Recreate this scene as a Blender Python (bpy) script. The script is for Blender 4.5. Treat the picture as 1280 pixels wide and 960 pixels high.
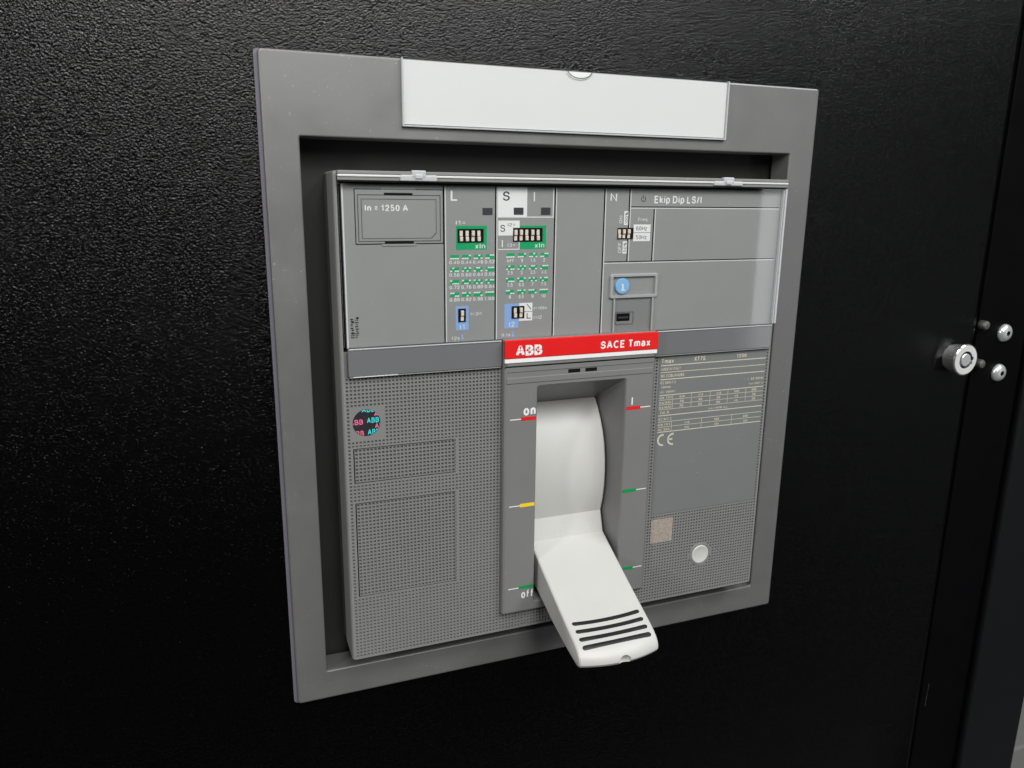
import bpy, bmesh, math, random
from mathutils import Matrix, Vector
random.seed(7)
for o in list(bpy.data.objects): bpy.data.objects.remove(o, do_unlink=True)
SC = bpy.context.scene
COL = SC.collection
MM = 0.001

# ------------------------------------------------------------------ camera
cam_d = bpy.data.cameras.new('camera')
cam = bpy.data.objects.new('camera', cam_d); COL.objects.link(cam)
cam_d.sensor_width = 36.0; cam_d.lens = 965.0 / 1280.0 * 36.0
cam_d.clip_start = 0.01; cam_d.clip_end = 50.0
Rm = Matrix(((0.93362843, 0.07482775, -0.35034092), (-0.35808485, 0.22396798, -0.90642903), (0.01063910, 0.97171969, 0.23589756)))
cam.matrix_world = Matrix.Translation(Vector((-20.645, -311.516, 219.36)) * MM) @ Rm.to_4x4()
cam_d.dof.use_dof = True; cam_d.dof.focus_distance = 0.355; cam_d.dof.aperture_fstop = 20.0
SC.camera = cam

# ------------------------------------------------------------------ light (indoor: lamps only)
SC.view_settings.view_transform = 'Standard'; SC.view_settings.look = 'None'
SC.view_settings.exposure = 0.0; SC.view_settings.gamma = 1.0
SC.view_settings.use_curve_mapping = False
W = bpy.data.worlds.new('World'); SC.world = W; W.use_nodes = True
W.node_tree.nodes['Background'].inputs[0].default_value = (0.93, 0.97, 1.0, 1)
W.node_tree.nodes['Background'].inputs[1].default_value = 0.012

def area(name, loc, target, sx, sy, power, col=(1, 1, 1), spread=180):
    d = bpy.data.lights.new(name, 'AREA'); d.shape = 'RECTANGLE'; d.size = sx; d.size_y = sy
    d.energy = power; d.color = col; d.spread = math.radians(spread)
    o = bpy.data.objects.new(name, d); COL.objects.link(o); o.location = loc
    o.rotation_euler = (Vector(target) - Vector(loc)).to_track_quat('-Z', 'Y').to_euler()
    return o
def panel_down(name, loc, sx, sy, power, col):
    d = bpy.data.lights.new(name, 'AREA'); d.shape = 'RECTANGLE'; d.size = sx; d.size_y = sy; d.energy = power; d.color = col
    o = bpy.data.objects.new(name, d); COL.objects.link(o); o.location = loc; return o
panel_down('overhead_panel', (0.12, -2.5, 1.45), 0.6, 2.4, 64.0, (1.0, 0.99, 0.97))
panel_down('overhead_panel', (1.25, -1.35, 1.50), 0.6, 1.6, 34.0, (0.97, 0.99, 1.0))  # added panel lamp to raise the sheen on the bezel's right side
area('added_near_light', (0.04, -0.42, 0.64), (0.08, 0.0, 0.20), 0.7, 0.12, 2.0, (1.0, 0.99, 0.97))  # added close strip lamp, brightens the upper part of bezel and breaker
area('side_lamp', (-0.95, -0.55, 0.50), (0.10, 0.0, 0.12), 0.08, 0.22, 4.2, (1.0, 0.99, 0.98))
area('reflection_lamp', (1.66, -1.70, 0.15), (0.22, 0.0, 0.12), 0.16, 1.5, 1.7, (0.95, 0.98, 1.0))  # added lamp, mirrored as the bright strip at the lid's right end

# ------------------------------------------------------------------ materials
MATS = {}
def nodes(name):
    m = bpy.data.materials.new(name); m.use_nodes = True; MATS[name] = m
    nt = m.node_tree; return m, nt, nt.nodes['Principled BSDF']
def plastic(name, col, rough=0.45, spec=0.5, bump=0.0, bscale=3000, var=0.06, metallic=0.0, rvar=0.08, vscale=40, dust=0.0, dcol=(0.55, 0.54, 0.52)):
    m, nt, b = nodes(name); L = nt.links
    tc = nt.nodes.new('ShaderNodeTexCoord')
    n = nt.nodes.new('ShaderNodeTexNoise'); n.inputs['Scale'].default_value = vscale; n.inputs['Detail'].default_value = 6
    n.inputs['Roughness'].default_value = 0.65
    L.new(tc.outputs['Object'], n.inputs['Vector'])
    mx = nt.nodes.new('ShaderNodeMix'); mx.data_type = 'RGBA'
    mx.inputs[6].default_value = tuple(c * (1 - var) for c in col) + (1,)
    mx.inputs[7].default_value = tuple(min(1, c * (1 + var)) for c in col) + (1,)
    L.new(n.outputs['Fac'], mx.inputs[0])
    if dust:
        nd = nt.nodes.new('ShaderNodeTexNoise'); nd.inputs['Scale'].default_value = 900; nd.inputs['Detail'].default_value = 1
        L.new(tc.outputs['Object'], nd.inputs['Vector'])
        rd = nt.nodes.new('ShaderNodeMapRange'); rd.inputs[1].default_value = 0.73; rd.inputs[2].default_value = 0.80; rd.inputs[4].default_value = dust
        L.new(nd.outputs['Fac'], rd.inputs[0])
        mc = nt.nodes.new('ShaderNodeMapRange'); mc.inputs[1].default_value = 0.42; mc.inputs[2].default_value = 0.62; L.new(n.outputs['Fac'], mc.inputs[0])
        mu = nt.nodes.new('ShaderNodeMath'); mu.operation = 'MULTIPLY'; L.new(rd.outputs[0], mu.inputs[0]); L.new(mc.outputs[0], mu.inputs[1])
        md_ = nt.nodes.new('ShaderNodeMix'); md_.data_type = 'RGBA'; md_.inputs[7].default_value = dcol + (1,)
        L.new(mu.outputs[0], md_.inputs[0]); L.new(mx.outputs[2], md_.inputs[6]); L.new(md_.outputs[2], b.inputs['Base Color'])
    else: L.new(mx.outputs[2], b.inputs['Base Color'])
    mr = nt.nodes.new('ShaderNodeMapRange'); mr.inputs[1].default_value = 0.3; mr.inputs[2].default_value = 0.7
    mr.inputs[3].default_value = max(0.02, rough - rvar); mr.inputs[4].default_value = min(1, rough + rvar)
    L.new(n.outputs['Fac'], mr.inputs[0]); L.new(mr.outputs[0], b.inputs['Roughness'])
    b.inputs['Specular IOR Level'].default_value = spec; b.inputs['Metallic'].default_value = metallic
    if bump:
        n2 = nt.nodes.new('ShaderNodeTexNoise'); n2.inputs['Scale'].default_value = bscale; n2.inputs['Detail'].default_value = 2
        L.new(tc.outputs['Object'], n2.inputs['Vector'])
        bp = nt.nodes.new('ShaderNodeBump'); bp.inputs['Strength'].default_value = bump; bp.inputs['Distance'].default_value = 0.0003
        L.new(n2.outputs['Fac'], bp.inputs['Height']); L.new(bp.outputs[0], b.inputs['Normal'])
    return m
def door_paint(name, col, strength=1.0, rough=0.3):
    m, nt, b = nodes(name); L = nt.links
    tc = nt.nodes.new('ShaderNodeTexCoord')
    n1 = nt.nodes.new('ShaderNodeTexNoise'); n1.inputs['Scale'].default_value = 1230; n1.inputs['Detail'].default_value = 3; n1.inputs['Roughness'].default_value = 0.55
    n1.inputs['Distortion'].default_value = 0.6
    v = nt.nodes.new('ShaderNodeTexVoronoi'); v.feature = 'SMOOTH_F1'; v.inputs['Scale'].default_value = 1560
    v.inputs['Smoothness'].default_value = 0.6
    for n in (n1, v): L.new(tc.outputs['Object'], n.inputs['Vector'])
    ad = nt.nodes.new('ShaderNodeMath'); ad.operation = 'MULTIPLY_ADD'; ad.inputs[1].default_value = -0.7
    L.new(v.outputs['Distance'], ad.inputs[0]); L.new(n1.outputs['Fac'], ad.inputs[2])
    bp = nt.nodes.new('ShaderNodeBump'); bp.inputs['Strength'].default_value = strength; bp.inputs['Distance'].default_value = 0.0004
    L.new(ad.outputs[0], bp.inputs['Height']); L.new(bp.outputs[0], b.inputs['Normal'])
    b.inputs['Base Color'].default_value = col + (1,); b.inputs['Roughness'].default_value = rough
    b.inputs['Specular IOR Level'].default_value = 0.40
    return m
def clear(name, tint, rough, extra=0.0):
    m, nt, b = nodes(name); nt.nodes.remove(b); L = nt.links
    t = nt.nodes.new('ShaderNodeBsdfTransparent'); t.inputs[0].default_value = tint + (1,)
    g = nt.nodes.new('ShaderNodeBsdfGlossy'); g.inputs['Roughness'].default_value = rough
    lw = nt.nodes.new('ShaderNodeLayerWeight'); lw.inputs[0].default_value = 0.5
    pw = nt.nodes.new('ShaderNodeMath'); pw.operation = 'POWER'; pw.inputs[1].default_value = 5.0; L.new(lw.outputs['Facing'], pw.inputs[0])
    ad = nt.nodes.new('ShaderNodeMath'); ad.operation = 'ADD'; ad.use_clamp = True; ad.inputs[1].default_value = extra + 0.035
    L.new(pw.outputs[0], ad.inputs[0])
    mx = nt.nodes.new('ShaderNodeMixShader'); L.new(ad.outputs[0], mx.inputs[0]); L.new(t.outputs[0], mx.inputs[1]); L.new(g.outputs[0], mx.inputs[2])
    L.new(mx.outputs[0], nt.nodes['Material Output'].inputs[0]); return m

door_paint('door_black', (0.0010, 0.0010, 0.0011), 0.58, 0.19)
plastic('post_black', (0.0022, 0.0022, 0.0026), 0.5, 0.06)
door_paint('cabinet_black', (0.006, 0.0065, 0.007), 0.4, 0.35)
plastic('frame_grey', (0.128, 0.129, 0.127), 0.42, 1.0, 0.06, 5000, 0.07, 0, 0.07, dust=0.5).node_tree.nodes['Principled BSDF'].inputs['IOR'].default_value = 1.62
plastic('gasket', (0.17, 0.16, 0.19), 0.4, 0.4)
plastic('body_grey', (0.225, 0.226, 0.22), 0.5, 0.4, 0.10, 5000, 0.05, dust=0.5)
plastic('tier_grey', (0.022, 0.022, 0.022), 0.6, 0.3, 0.08)
plastic('grid_grey', (0.205, 0.205, 0.20), 0.5, 0.4, 0.0, 3000, 0.05)
plastic('panel_grey', (0.285, 0.288, 0.284), 0.5, 0.4, 0.08, 6000, 0.05, dust=0.5)
plastic('escutcheon_grey', (0.185, 0.185, 0.182), 0.42, 0.5, 0.08, 6000, 0.05, dust=0.5)
plastic('strip_grey', (0.155, 0.157, 0.163), 0.09, 0.5, 0.0, 2000, 0.05, 0, 0.03)
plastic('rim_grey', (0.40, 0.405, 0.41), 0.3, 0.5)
plastic('plate_grey', (0.168, 0.178, 0.175), 0.42, 0.5, 0.05, 6000, 0.04, dust=0.5)
plastic('handle_white', (0.555, 0.553, 0.53), 0.40, 0.45, 0.05, 4000, 0.05, dust=0.5, dcol=(0.34, 0.32, 0.29))
plastic('card_white', (0.74, 0.75, 0.75), 0.5, 0.4, 0.0, 3000, 0.015)
plastic('print_white', (0.80, 0.80, 0.80), 0.5, 0.3)
plastic('print_soft', (0.78, 0.78, 0.78), 0.5, 0.3)
plastic('print_cream', (0.58, 0.54, 0.42), 0.5, 0.3, 0, 3000, 0.2, 0, 0.05, 900)
plastic('edge_light', (0.66, 0.66, 0.66), 0.35, 0.5)  # pale paint standing in for light caught on edges
plastic('print_dark', (0.06, 0.062, 0.066), 0.5, 0.3)
plastic('print_black', (0.015, 0.015, 0.015), 0.5, 0.3)
plastic('gap_black', (0.006, 0.006, 0.007), 0.7, 0.1)
plastic('window_dark', (0.055, 0.056, 0.062), 0.3, 0.4)
plastic('red', (0.72, 0.012, 0.012), 0.36, 0.5, 0, 3000, 0.03)
plastic('green', (0.005, 0.36, 0.13), 0.45, 0.4)
plastic('mark_green', (0.008, 0.26, 0.07), 0.45, 0.4)
plastic('mark_red', (0.68, 0.015, 0.015), 0.45, 0.4)
plastic('yellow', (0.83, 0.60, 0.02), 0.45, 0.4)
plastic('blue', (0.26, 0.42, 0.75), 0.45, 0.4)
plastic('button_blue', (0.24, 0.48, 0.76), 0.3, 0.5)
plastic('switch_cream', (0.78, 0.68, 0.58), 0.4, 0.4)
plastic('switch_body', (0.022, 0.014, 0.012), 0.5, 0.3)
plastic('tan', (0.34, 0.295, 0.255), 0.5, 0.3, 0, 3000, 0.75, 0, 0.05, 800)
plastic('rubber', (0.012, 0.012, 0.013), 0.5, 0.35)
plastic('holo_dark', (0.030, 0.028, 0.034), 0.25, 0.5, 0, 3000, 0.4, 0, 0.1, 500)
plastic('holo_pink', (0.85, 0.16, 0.30), 0.25, 0.5, 0, 3000, 0.2, 0, 0.1, 900)
plastic('holo_cyan', (0.06, 0.72, 0.72), 0.25, 0.5, 0, 3000, 0.2, 0, 0.1, 900)
plastic('chrome', (0.80, 0.80, 0.80), 0.14, 0.5, 0, 3000, 0.02, 0.8, 0.04)
plastic('steel', (0.62, 0.62, 0.61), 0.33, 0.5, 0.05, 4000, 0.05, 1.0)
plastic('zinc', (0.76, 0.77, 0.78), 0.28, 0.5, 0.0, 4000, 0.05, 0.6)
plastic('bright_face', (0.78, 0.78, 0.77), 0.35, 0.5, 0.0, 4000, 0.03, 0.25)
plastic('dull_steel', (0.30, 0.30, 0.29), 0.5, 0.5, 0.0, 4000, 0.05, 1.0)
plastic('background_pale', (0.24, 0.24, 0.23), 0.6, 0.3)
plastic('background_floor', (0.12, 0.12, 0.125), 0.5, 0.4)
clear('clear_plastic', (0.985, 0.99, 0.99), 0.03)
def frost(name, col, amount):
    m, nt, b = nodes(name); L = nt.links
    b.inputs['Base Color'].default_value = col + (1,); b.inputs['Roughness'].default_value = 0.18
    t = nt.nodes.new('ShaderNodeBsdfTransparent'); mx = nt.nodes.new('ShaderNodeMixShader'); mx.inputs[0].default_value = amount
    L.new(t.outputs[0], mx.inputs[1]); L.new(b.outputs[0], mx.inputs[2]); L.new(mx.outputs[0], nt.nodes['Material Output'].inputs[0])
frost('scratch_haze', (0.75, 0.75, 0.75), 0.45)
frost('clear_edge', (0.70, 0.71, 0.73), 0.65)
clear('clear_pocket', (0.985, 0.985, 0.985), 0.12)

# ------------------------------------------------------------------ helpers: all shape numbers in millimetres,
# x right along the door, y into the door (front of the bezel is y = 0), z up
ORIG = {}
def tag(o, label=None, cat=None, group=None, kind=None):
    if label: o['label'] = label
    if cat: o['category'] = cat
    if group: o['group'] = group
    if kind: o['kind'] = kind
    return o
def thing(name, label, cat, loc, group=None):
    o = bpy.data.objects.new(name, None); COL.objects.link(o); o.empty_display_size = 0.01
    o.location = Vector(loc) * MM; ORIG[o.name] = Vector(loc)
    return tag(o, label, cat, group)
def link(name, me, parent, origin=None):
    o = bpy.data.objects.new(name, me); COL.objects.link(o)
    if parent is not None:
        o.parent = parent; ORIG[o.name] = ORIG[parent.name]
    else:
        o.location = Vector(origin or (0, 0, 0)) * MM; ORIG[o.name] = Vector(origin or (0, 0, 0))
    return o
def build(name, vf, mat, parent=None, origin=None, smooth=False, sharp=35):
    org = ORIG[parent.name] if parent is not None else Vector(origin or (0, 0, 0))
    if isinstance(vf, bmesh.types.BMesh):
        me = bpy.data.meshes.new(name)
        bmesh.ops.recalc_face_normals(vf, faces=vf.faces)
        vf.to_mesh(me); vf.free()
    else:
        me = bpy.data.meshes.new(name); me.from_pydata([tuple(v) for v in vf[0]], [], vf[1])
        bm = bmesh.new(); bm.from_mesh(me); bmesh.ops.recalc_face_normals(bm, faces=bm.faces); bm.to_mesh(me); bm.free()
    me.transform(Matrix.Translation(-org)); me.transform(Matrix.Scale(MM, 4)); me.update()
    me.materials.append(MATS[mat])
    if smooth:
        me.polygons.foreach_set('use_smooth', [True] * len(me.polygons))
        me.set_sharp_from_angle(angle=math.radians(sharp))
    return link(name, me, parent, origin)
def share(src, name, dx, dz, parent, dy=0):
    o = bpy.data.objects.new(name, src.data); COL.objects.link(o); o.parent = parent
    o.location = src.location + Vector((dx, dy, dz)) * MM; ORIG[o.name] = ORIG[parent.name]; return o
def box(x0, x1, y0, y1, z0, z1, r=0.0, seg=2):
    bm = bmesh.new(); bmesh.ops.create_cube(bm, size=1)
    for v in bm.verts:
        v.co = Vector((x0 + (v.co.x + .5) * (x1 - x0), y0 + (v.co.y + .5) * (y1 - y0), z0 + (v.co.z + .5) * (z1 - z0)))
    if r: bmesh.ops.bevel(bm, geom=list(bm.edges), offset=r, segments=seg, profile=0.5, affect='EDGES')
    return bm
def rrect(x0, x1, z0, z1, y, r=0.0, n=5):
    pts = []
    for cx, cz, a0 in ((x1 - r, z1 - r, 0), (x0 + r, z1 - r, 90), (x0 + r, z0 + r, 180), (x1 - r, z0 + r, 270)):
        for k in range(n + 1):
            a = math.radians(a0 + 90 * k / n); pts.append((cx + r * math.cos(a), y, cz + r * math.sin(a)))
    return pts
def ring(cx, cz, r, y, n=40):
    return [(cx + r * math.cos(2 * math.pi * k / n), y, cz + r * math.sin(2 * math.pi * k / n)) for k in range(n)]
def loft(loops, cap0=False, cap1=False):
    V, F = [], []
    n = len(loops[0])
    for l in loops: V += l
    for i in range(len(loops) - 1):
        for k in range(n):
            a, b = i * n + k, i * n + (k + 1) % n
            F.append((a, b, b + n, a + n))
    if cap0: F.append(tuple(range(n)))
    if cap1: F.append(tuple(range((len(loops) - 1) * n, len(loops) * n)))
    return V, F
def lathe(cx, cz, prof, n=40, cap0=False, cap1=True):
    return loft([ring(cx, cz, r, y, n) for r, y in prof], cap0, cap1)
def sheet(x0, x1, z0, z1, y): return [(x0, y, z0), (x1, y, z0), (x1, y, z1), (x0, y, z1)], [(0, 1, 2, 3)]
def patch(x0, x1, z0, z1, y, r=0.15, t=0.06):       # a thin printed patch with rounded corners
    return loft([rrect(x0, x1, z0, z1, y + t, r, 3), rrect(x0, x1, z0, z1, y, r, 3)], False, True)
def join(*vfs):
    V, F = [], []
    for v, f in vfs:
        n = len(V); V += [tuple(p) for p in v]; F += [tuple(i + n for i in q) for q in f]
    return V, F
def pa(cx, cy, rx, ry, a0, a1, n=10):
    return [(cx + rx * math.cos(math.radians(a0 + (a1 - a0) * k / n)), cy + ry * math.sin(math.radians(a0 + (a1 - a0) * k / n))) for k in range(n + 1)]
# plain grotesque letters as centre-line strokes in a 1-high cap box: (advance, strokes)
def _letters():
    G = {}
    o = lambda cx, rx, cy=.36, ry=.36: pa(cx, cy, rx, ry, 90, 450, 20)
    G['A'] = (.70, [[(0, 0), (.33, 1), (.37, 1), (.70, 0)], [(.14, .34), (.56, .34)]])
    G['B'] = (.60, [[(.30, 0), (0, 0), (0, 1), (.30, 1)] + pa(.30, .76, .24, .24, 90, -90) + [(0, .52)], [(.3, .52)] + pa(.32, .26, .28, .26, 90, -90) + [(.3, 0)]])
    G['C'] = (.68, [pa(.36, .5, .36, .5, 48, 312, 18)])
    G['D'] = (.66, [[(.26, 0), (0, 0), (0, 1), (.26, 1)] + pa(.26, .5, .40, .5, 90, -90, 16)])
    G['E'] = (.54, [[(.54, 0), (0, 0), (0, 1), (.54, 1)], [(0, .52), (.48, .52)]])
    G['F'] = (.50, [[(0, 0), (0, 1), (.50, 1)], [(0, .5), (.44, .5)]])
    G['H'] = (.62, [[(0, 0), (0, 1)], [(.62, 0), (.62, 1)], [(0, .52), (.62, .52)]])
    G['I'] = (.06, [[(.03, 0), (.03, 1)]]); G['l'] = G['I']
    G['L'] = (.50, [[(0, 1), (0, 0), (.50, 0)]])
    G['M'] = (.76, [[(0, 0), (0, 1), (.38, .12), (.76, 1), (.76, 0)]])
    G['N'] = (.62, [[(0, 0), (0, 1), (.62, 0), (.62, 1)]])
    G['O'] = (.74, [o(.37, .37, .5, .5)])
    G['S'] = (.58, [[(.55, .72)] + pa(.29, .745, .255, .255, 10, 180, 10) + pa(.29, .72, .255, .20, 180, 262, 4) + pa(.29, .30, .285, .22, 82, 0, 5) + pa(.29, .275, .285, .275, 0, -172, 12)])
    G['T'] = (.60, [[(0, 1), (.60, 1)], [(.30, 1), (.30, 0)]])
    G['U'] = (.60, [[(0, 1), (0, .3)] + pa(.30, .3, .30, .3, 180, 360, 12) + [(.60, 1)]])
    G['V'] = (.62, [[(0, 1), (.31, 0), (.62, 1)]]); G['X'] = (.62, [[(0, 0), (.62, 1)], [(0, 1), (.62, 0)]]); G['Y'] = (.62, [[(0, 1), (.31, .45), (.62, 1)], [(.31, .45), (.31, 0)]])
    G['Z'] = (.56, [[(0, 1), (.56, 1), (0, 0), (.56, 0)]])
    G['a'] = (.46, [pa(.23, .46, .21, .26, 160, 0, 8) + [(.45, .08), (.49, 0)], [(.44, .40)] + pa(.21, .20, .21, .20, 80, 290, 10) + [(.44, .18)]])
    G['c'] = (.44, [pa(.25, .36, .25, .36, 48, 312, 14)]); G['u'] = (.44, [[(0, .72), (0, .26)] + pa(.22, .26, .22, .26, 180, 360, 8), [(.44, .72), (.44, 0)]])
    G['w'] = (.62, [[(0, .72), (.16, 0), (.31, .7), (.46, 0), (.62, .72)]])
    G['d'] = (.46, [[(.46, 0), (.46, 1)], pa(.24, .36, .24, .36, 60, 300, 14)])
    G['e'] = (.48, [[(.0, .38), (.48, .38)] + pa(.24, .36, .24, .36, 5, 310, 16)])
    G['f'] = (.36, [[(.14, 0), (.14, .76)] + pa(.34, .78, .20, .20, 180, 90, 6), [(0, .62), (.36, .62)]])
    G['i'] = (.0, [[(0, 0), (0, .72)], [(0, .88), (0, 1.0)]])
    G['k'] = (.44, [[(0, 0), (0, 1)], [(.42, .72), (.02, .30)], [(.16, .42), (.44, 0)]])
    G['m'] = (.76, [[(0, 0), (0, .72)], [(0, .45)] + pa(.19, .50, .19, .22, 170, 0, 8) + [(.38, 0)], [(.38, .45)] + pa(.57, .50, .19, .22, 170, 0, 8) + [(.76, 0)]])
    G['n'] = (.44, [[(0, 0), (0, .72)], [(0, .42)] + pa(.22, .48, .22, .24, 170, 0, 8) + [(.44, 0)]])
    G['o'] = (.52, [o(.26, .26)])
    G['p'] = (.48, [[(0, -.28), (0, .72)], pa(.23, .36, .25, .36, 120, -120, 14)])
    G['q'] = (.48, [[(.48, -.28), (.48, .72)], pa(.25, .36, .25, .36, 60, 300, 14)])
    G['r'] = (.26, [[(0, 0), (0, .72)], [(0, .42)] + pa(.22, .44, .22, .27, 170, 80, 6)])
    G['s'] = (.40, [[(.39, .55)] + pa(.2, .54, .18, .18, 10, 180, 7) + pa(.2, .18, .2, .18, 70, -170, 9)])
    G['t'] = (.24, [[(.10, .92), (.10, .12)] + pa(.22, .12, .12, .12, 180, 270, 4), [(0, .70), (.25, .70)]])
    G['x'] = (.42, [[(0, 0), (.42, .72)], [(0, .72), (.42, 0)]]); G['z'] = (.38, [[(0, .72), (.38, .72), (0, 0), (.38, 0)]])
    G['0'] = (.50, [o(.25, .25, .5, .5)]); G['1'] = (.30, [[(0, .74), (.10, .78), (.22, 1), (.22, 0)]])
    G['2'] = (.50, [[(0, .70)] + pa(.25, .73, .24, .27, 170, -30, 10) + [(.0, .04), (0, 0), (.50, 0)]])
    G['3'] = (.50, [pa(.24, .745, .23, .255, 160, -80, 10) + pa(.24, .27, .26, .27, 80, -160, 12)])
    G['4'] = (.52, [[(.38, 0), (.38, 1), (0, .28), (.52, .28)]])
    G['5'] = (.50, [[(.46, 1), (.08, 1), (.03, .50)] + pa(.24, .32, .26, .32, 130, -155, 12)])
    G['6'] = (.50, [o(.25, .25, .31, .31), [(.0, .31)] + pa(.27, .5, .27, .5, 180, 50, 8)]); G['7'] = (.48, [[(0, 1), (.48, 1), (.15, 0)]])
    G['8'] = (.50, [o(.25, .22, .76, .24), o(.25, .25, .27, .27)]); G['9'] = (.50, [o(.25, .25, .69, .31), [(.5, .69)] + pa(.23, .5, .27, .5, 0, -130, 8)])
    G['='] = (.44, [[(0, .27), (.44, .27)], [(0, .67), (.44, .67)]]); G['/'] = (.26, [[(0, 0), (.26, 1)]]); G['.'] = (.04, [[(.02, -.02), (.02, .16)]]); G[':'] = (.0, [[(0, 0), (0, .02)], [(0, .6), (0, .62)]])
    G['-'] = (.26, [[(0, .38), (.26, .38)]]); G['%'] = (.70, [o(.14, .14, .78, .22), o(.56, .14, .22, .22), [(.14, 0), (.56, 1)]]); G['~'] = (.44, [[(0, .4), (.11, .55), (.22, .45), (.33, .35), (.44, .5)]])
    G['('] = (.16, [pa(.3, .5, .3, .62, 130, 230, 6)]); G[')'] = (.16, [pa(-.14, .5, .3, .62, 50, -50, 6)])
    return G
LET = _letters()
def ribbon(P, w):
    L_, R_ = [], []
    n = len(P)
    for i in range(n):
        p = Vector(P[i]); d0 = (p - Vector(P[i - 1])).normalized() if i else None; d1 = (Vector(P[i + 1]) - p).normalized() if i < n - 1 else None
        if d0 is None or d0.length == 0: d0 = d1
        if d1 is None or d1.length == 0: d1 = d0
        nn = Vector((-(d0.y + d1.y), d0.x + d1.x))
        if nn.length < 1e-4: nn = Vector((-d0.y, d0.x))
        nn.normalize(); k = max(.5, nn.dot(Vector((-d0.y, d0.x))))
        L_.append(p + nn * w / 2 / k); R_.append(p - nn * w / 2 / k)
    V = [tuple(v) for pr in zip(L_, R_) for v in pr]
    return V, [(2 * i, 2 * i + 1, 2 * i + 3, 2 * i + 2) for i in range(n - 1)]
def glyphs(s, bold=0.0, spacing=1.0):
    w = .135 + bold * 2.6; V, F = [], []; x = 0; lay = 0
    for ch in s:
        if ch == ' ': x += .34; continue
        adv, st = LET.get(ch, LET['o'])
        for P in st:
            Q = []
            for p in P:
                if not Q or (Vector(p) - Vector(Q[-1])).length > 1e-3: Q.append(p)
            e = w / 2
            if len(Q) > 1 and Q[0] != Q[-1]:          # square the stroke ends off flush with the cap box
                pass
            v, f = ribbon(Q, w); n = len(V); lay += 1
            V += [(a + x, b, lay) for a, b in v]; F += [tuple(i + n for i in q) for q in f]
        x += adv + (.17 + w) * spacing
    return V, F
def text_vf(s, x0, x1, z0, z1, y, bold=0.0, rot=0, spacing=1.0):     # lettering fitted into a rectangle
    V, F = glyphs(s, bold, spacing)
    if rot == 90: V = [(-v[1], v[0], v[2]) for v in V]
    ax = min(v[0] for v in V); bx = max(v[0] for v in V); az = min(v[1] for v in V); bz = max(v[1] for v in V)
    return [(x0 + (v[0] - ax) / max(1e-6, bx - ax) * (x1 - x0), y - v[2] * .0006, z0 + (v[1] - az) / max(1e-6, bz - az) * (z1 - z0)) for v in V], F
def text(s, x0, x1, z0, z1, y, mat, parent, name='printed_text', **k):
    return build(name, text_vf(s, x0, x1, z0, z1, y, **k), mat, parent)

# ------------------------------------------------------------------ the setting: door, post, cabinet frame, what shows beyond
DY = 4.0
cab = thing('electrical_cabinet', 'black textured powder coated electrical cabinet filling the picture behind the bezel', 'cabinet', (150, DY, -420))
def door_mesh():
    # face with a cut-out behind the bezel, a rolled right edge and the returned fold
    X = [-650, 12, 243]; hole = (12, 243, 12, 242)
    prof = [(386.0, DY), (388.3, DY + 0.5), (390.0, DY + 1.7), (391.0, DY + 3.5), (391.2, DY + 22)]
    Zs = [-420, 12, 242, 700]
    V, F = [], []
    def q(a, b, c, d):
        n = len(V); V.extend([a, b, c, d]); F.append((n, n + 1, n + 2, n + 3))
    xs = [-650, 12, 243, 386]
    for i in range(3):
        for j in range(3):
            if i == 1 and j == 1: continue
            q((xs[i], DY, Zs[j]), (xs[i + 1], DY, Zs[j]), (xs[i + 1], DY, Zs[j + 1]), (xs[i], DY, Zs[j + 1]))
    for (xa, ya), (xb, yb) in zip(prof, prof[1:]):
        q((xa, ya, -420), (xb, yb, -420), (xb, yb, 700), (xa, ya, 700))
    for (a, b, c, d) in ((12, 12, 12, 242), (243, 12, 243, 242), (12, 12, 243, 12), (12, 242, 243, 242)):
        q((a, DY, b), (c, DY, d), (c, DY + 2, d), (a, DY + 2, b))
    bm = bmesh.new(); vs = [bm.verts.new(v) for v in V]
    for f in F: bm.faces.new([vs[i] for i in f])
    bmesh.ops.remove_doubles(bm, verts=bm.verts, dist=0.001); return bm
build('door', door_mesh(), 'door_black', cab, smooth=True)
chip = [(0, 0), (1.0, 2.4), (0.4, 5.0), (1.3, 8.2), (0.9, 11.5), (1.6, 14.0), (2.2, 17.5), (1.5, 18), (0.6, 13), (0.3, 9.5), (-0.5, 6), (-0.3, 2)]

post = build('post', box(393, 434.2, 6.5, 40, -420, 700, 0.8), 'post_black', cab)
build('paint_chip', ([(398.2 + a * 0.35, 6.44, -107 + b * 1.0) for a, b in chip], [tuple(range(len(chip)))]), 'dull_steel', post)
upr = build('upright', box(436.5, 491.5, 3.0, 45, -420, 700, 1.6, 3), 'cabinet_black', cab)
build('edge_trim', box(434.8, 436.3, 4.4, 40, -420, 700, 0.5), 'post_black', upr)
wall = build('wall', box(480, 2600, 900, 940, -900, 1500, 0), 'background_pale', None, (1000, 900, -900)); tag(wall, kind='structure')
fl = build('floor', box(-800, 2600, -400, 900, -960, -900.5, 0), 'background_floor', None, (0, 0, -960)); tag(fl, kind='structure')
rail = build('cable_trunking', box(560, 1500, 330, 420, -640, -560, 3), 'background_pale', None, (900, 375, -640))
tag(rail, 'pale grey trunking glimpsed past the cabinet frame at the lower right corner', 'trunking')

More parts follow.
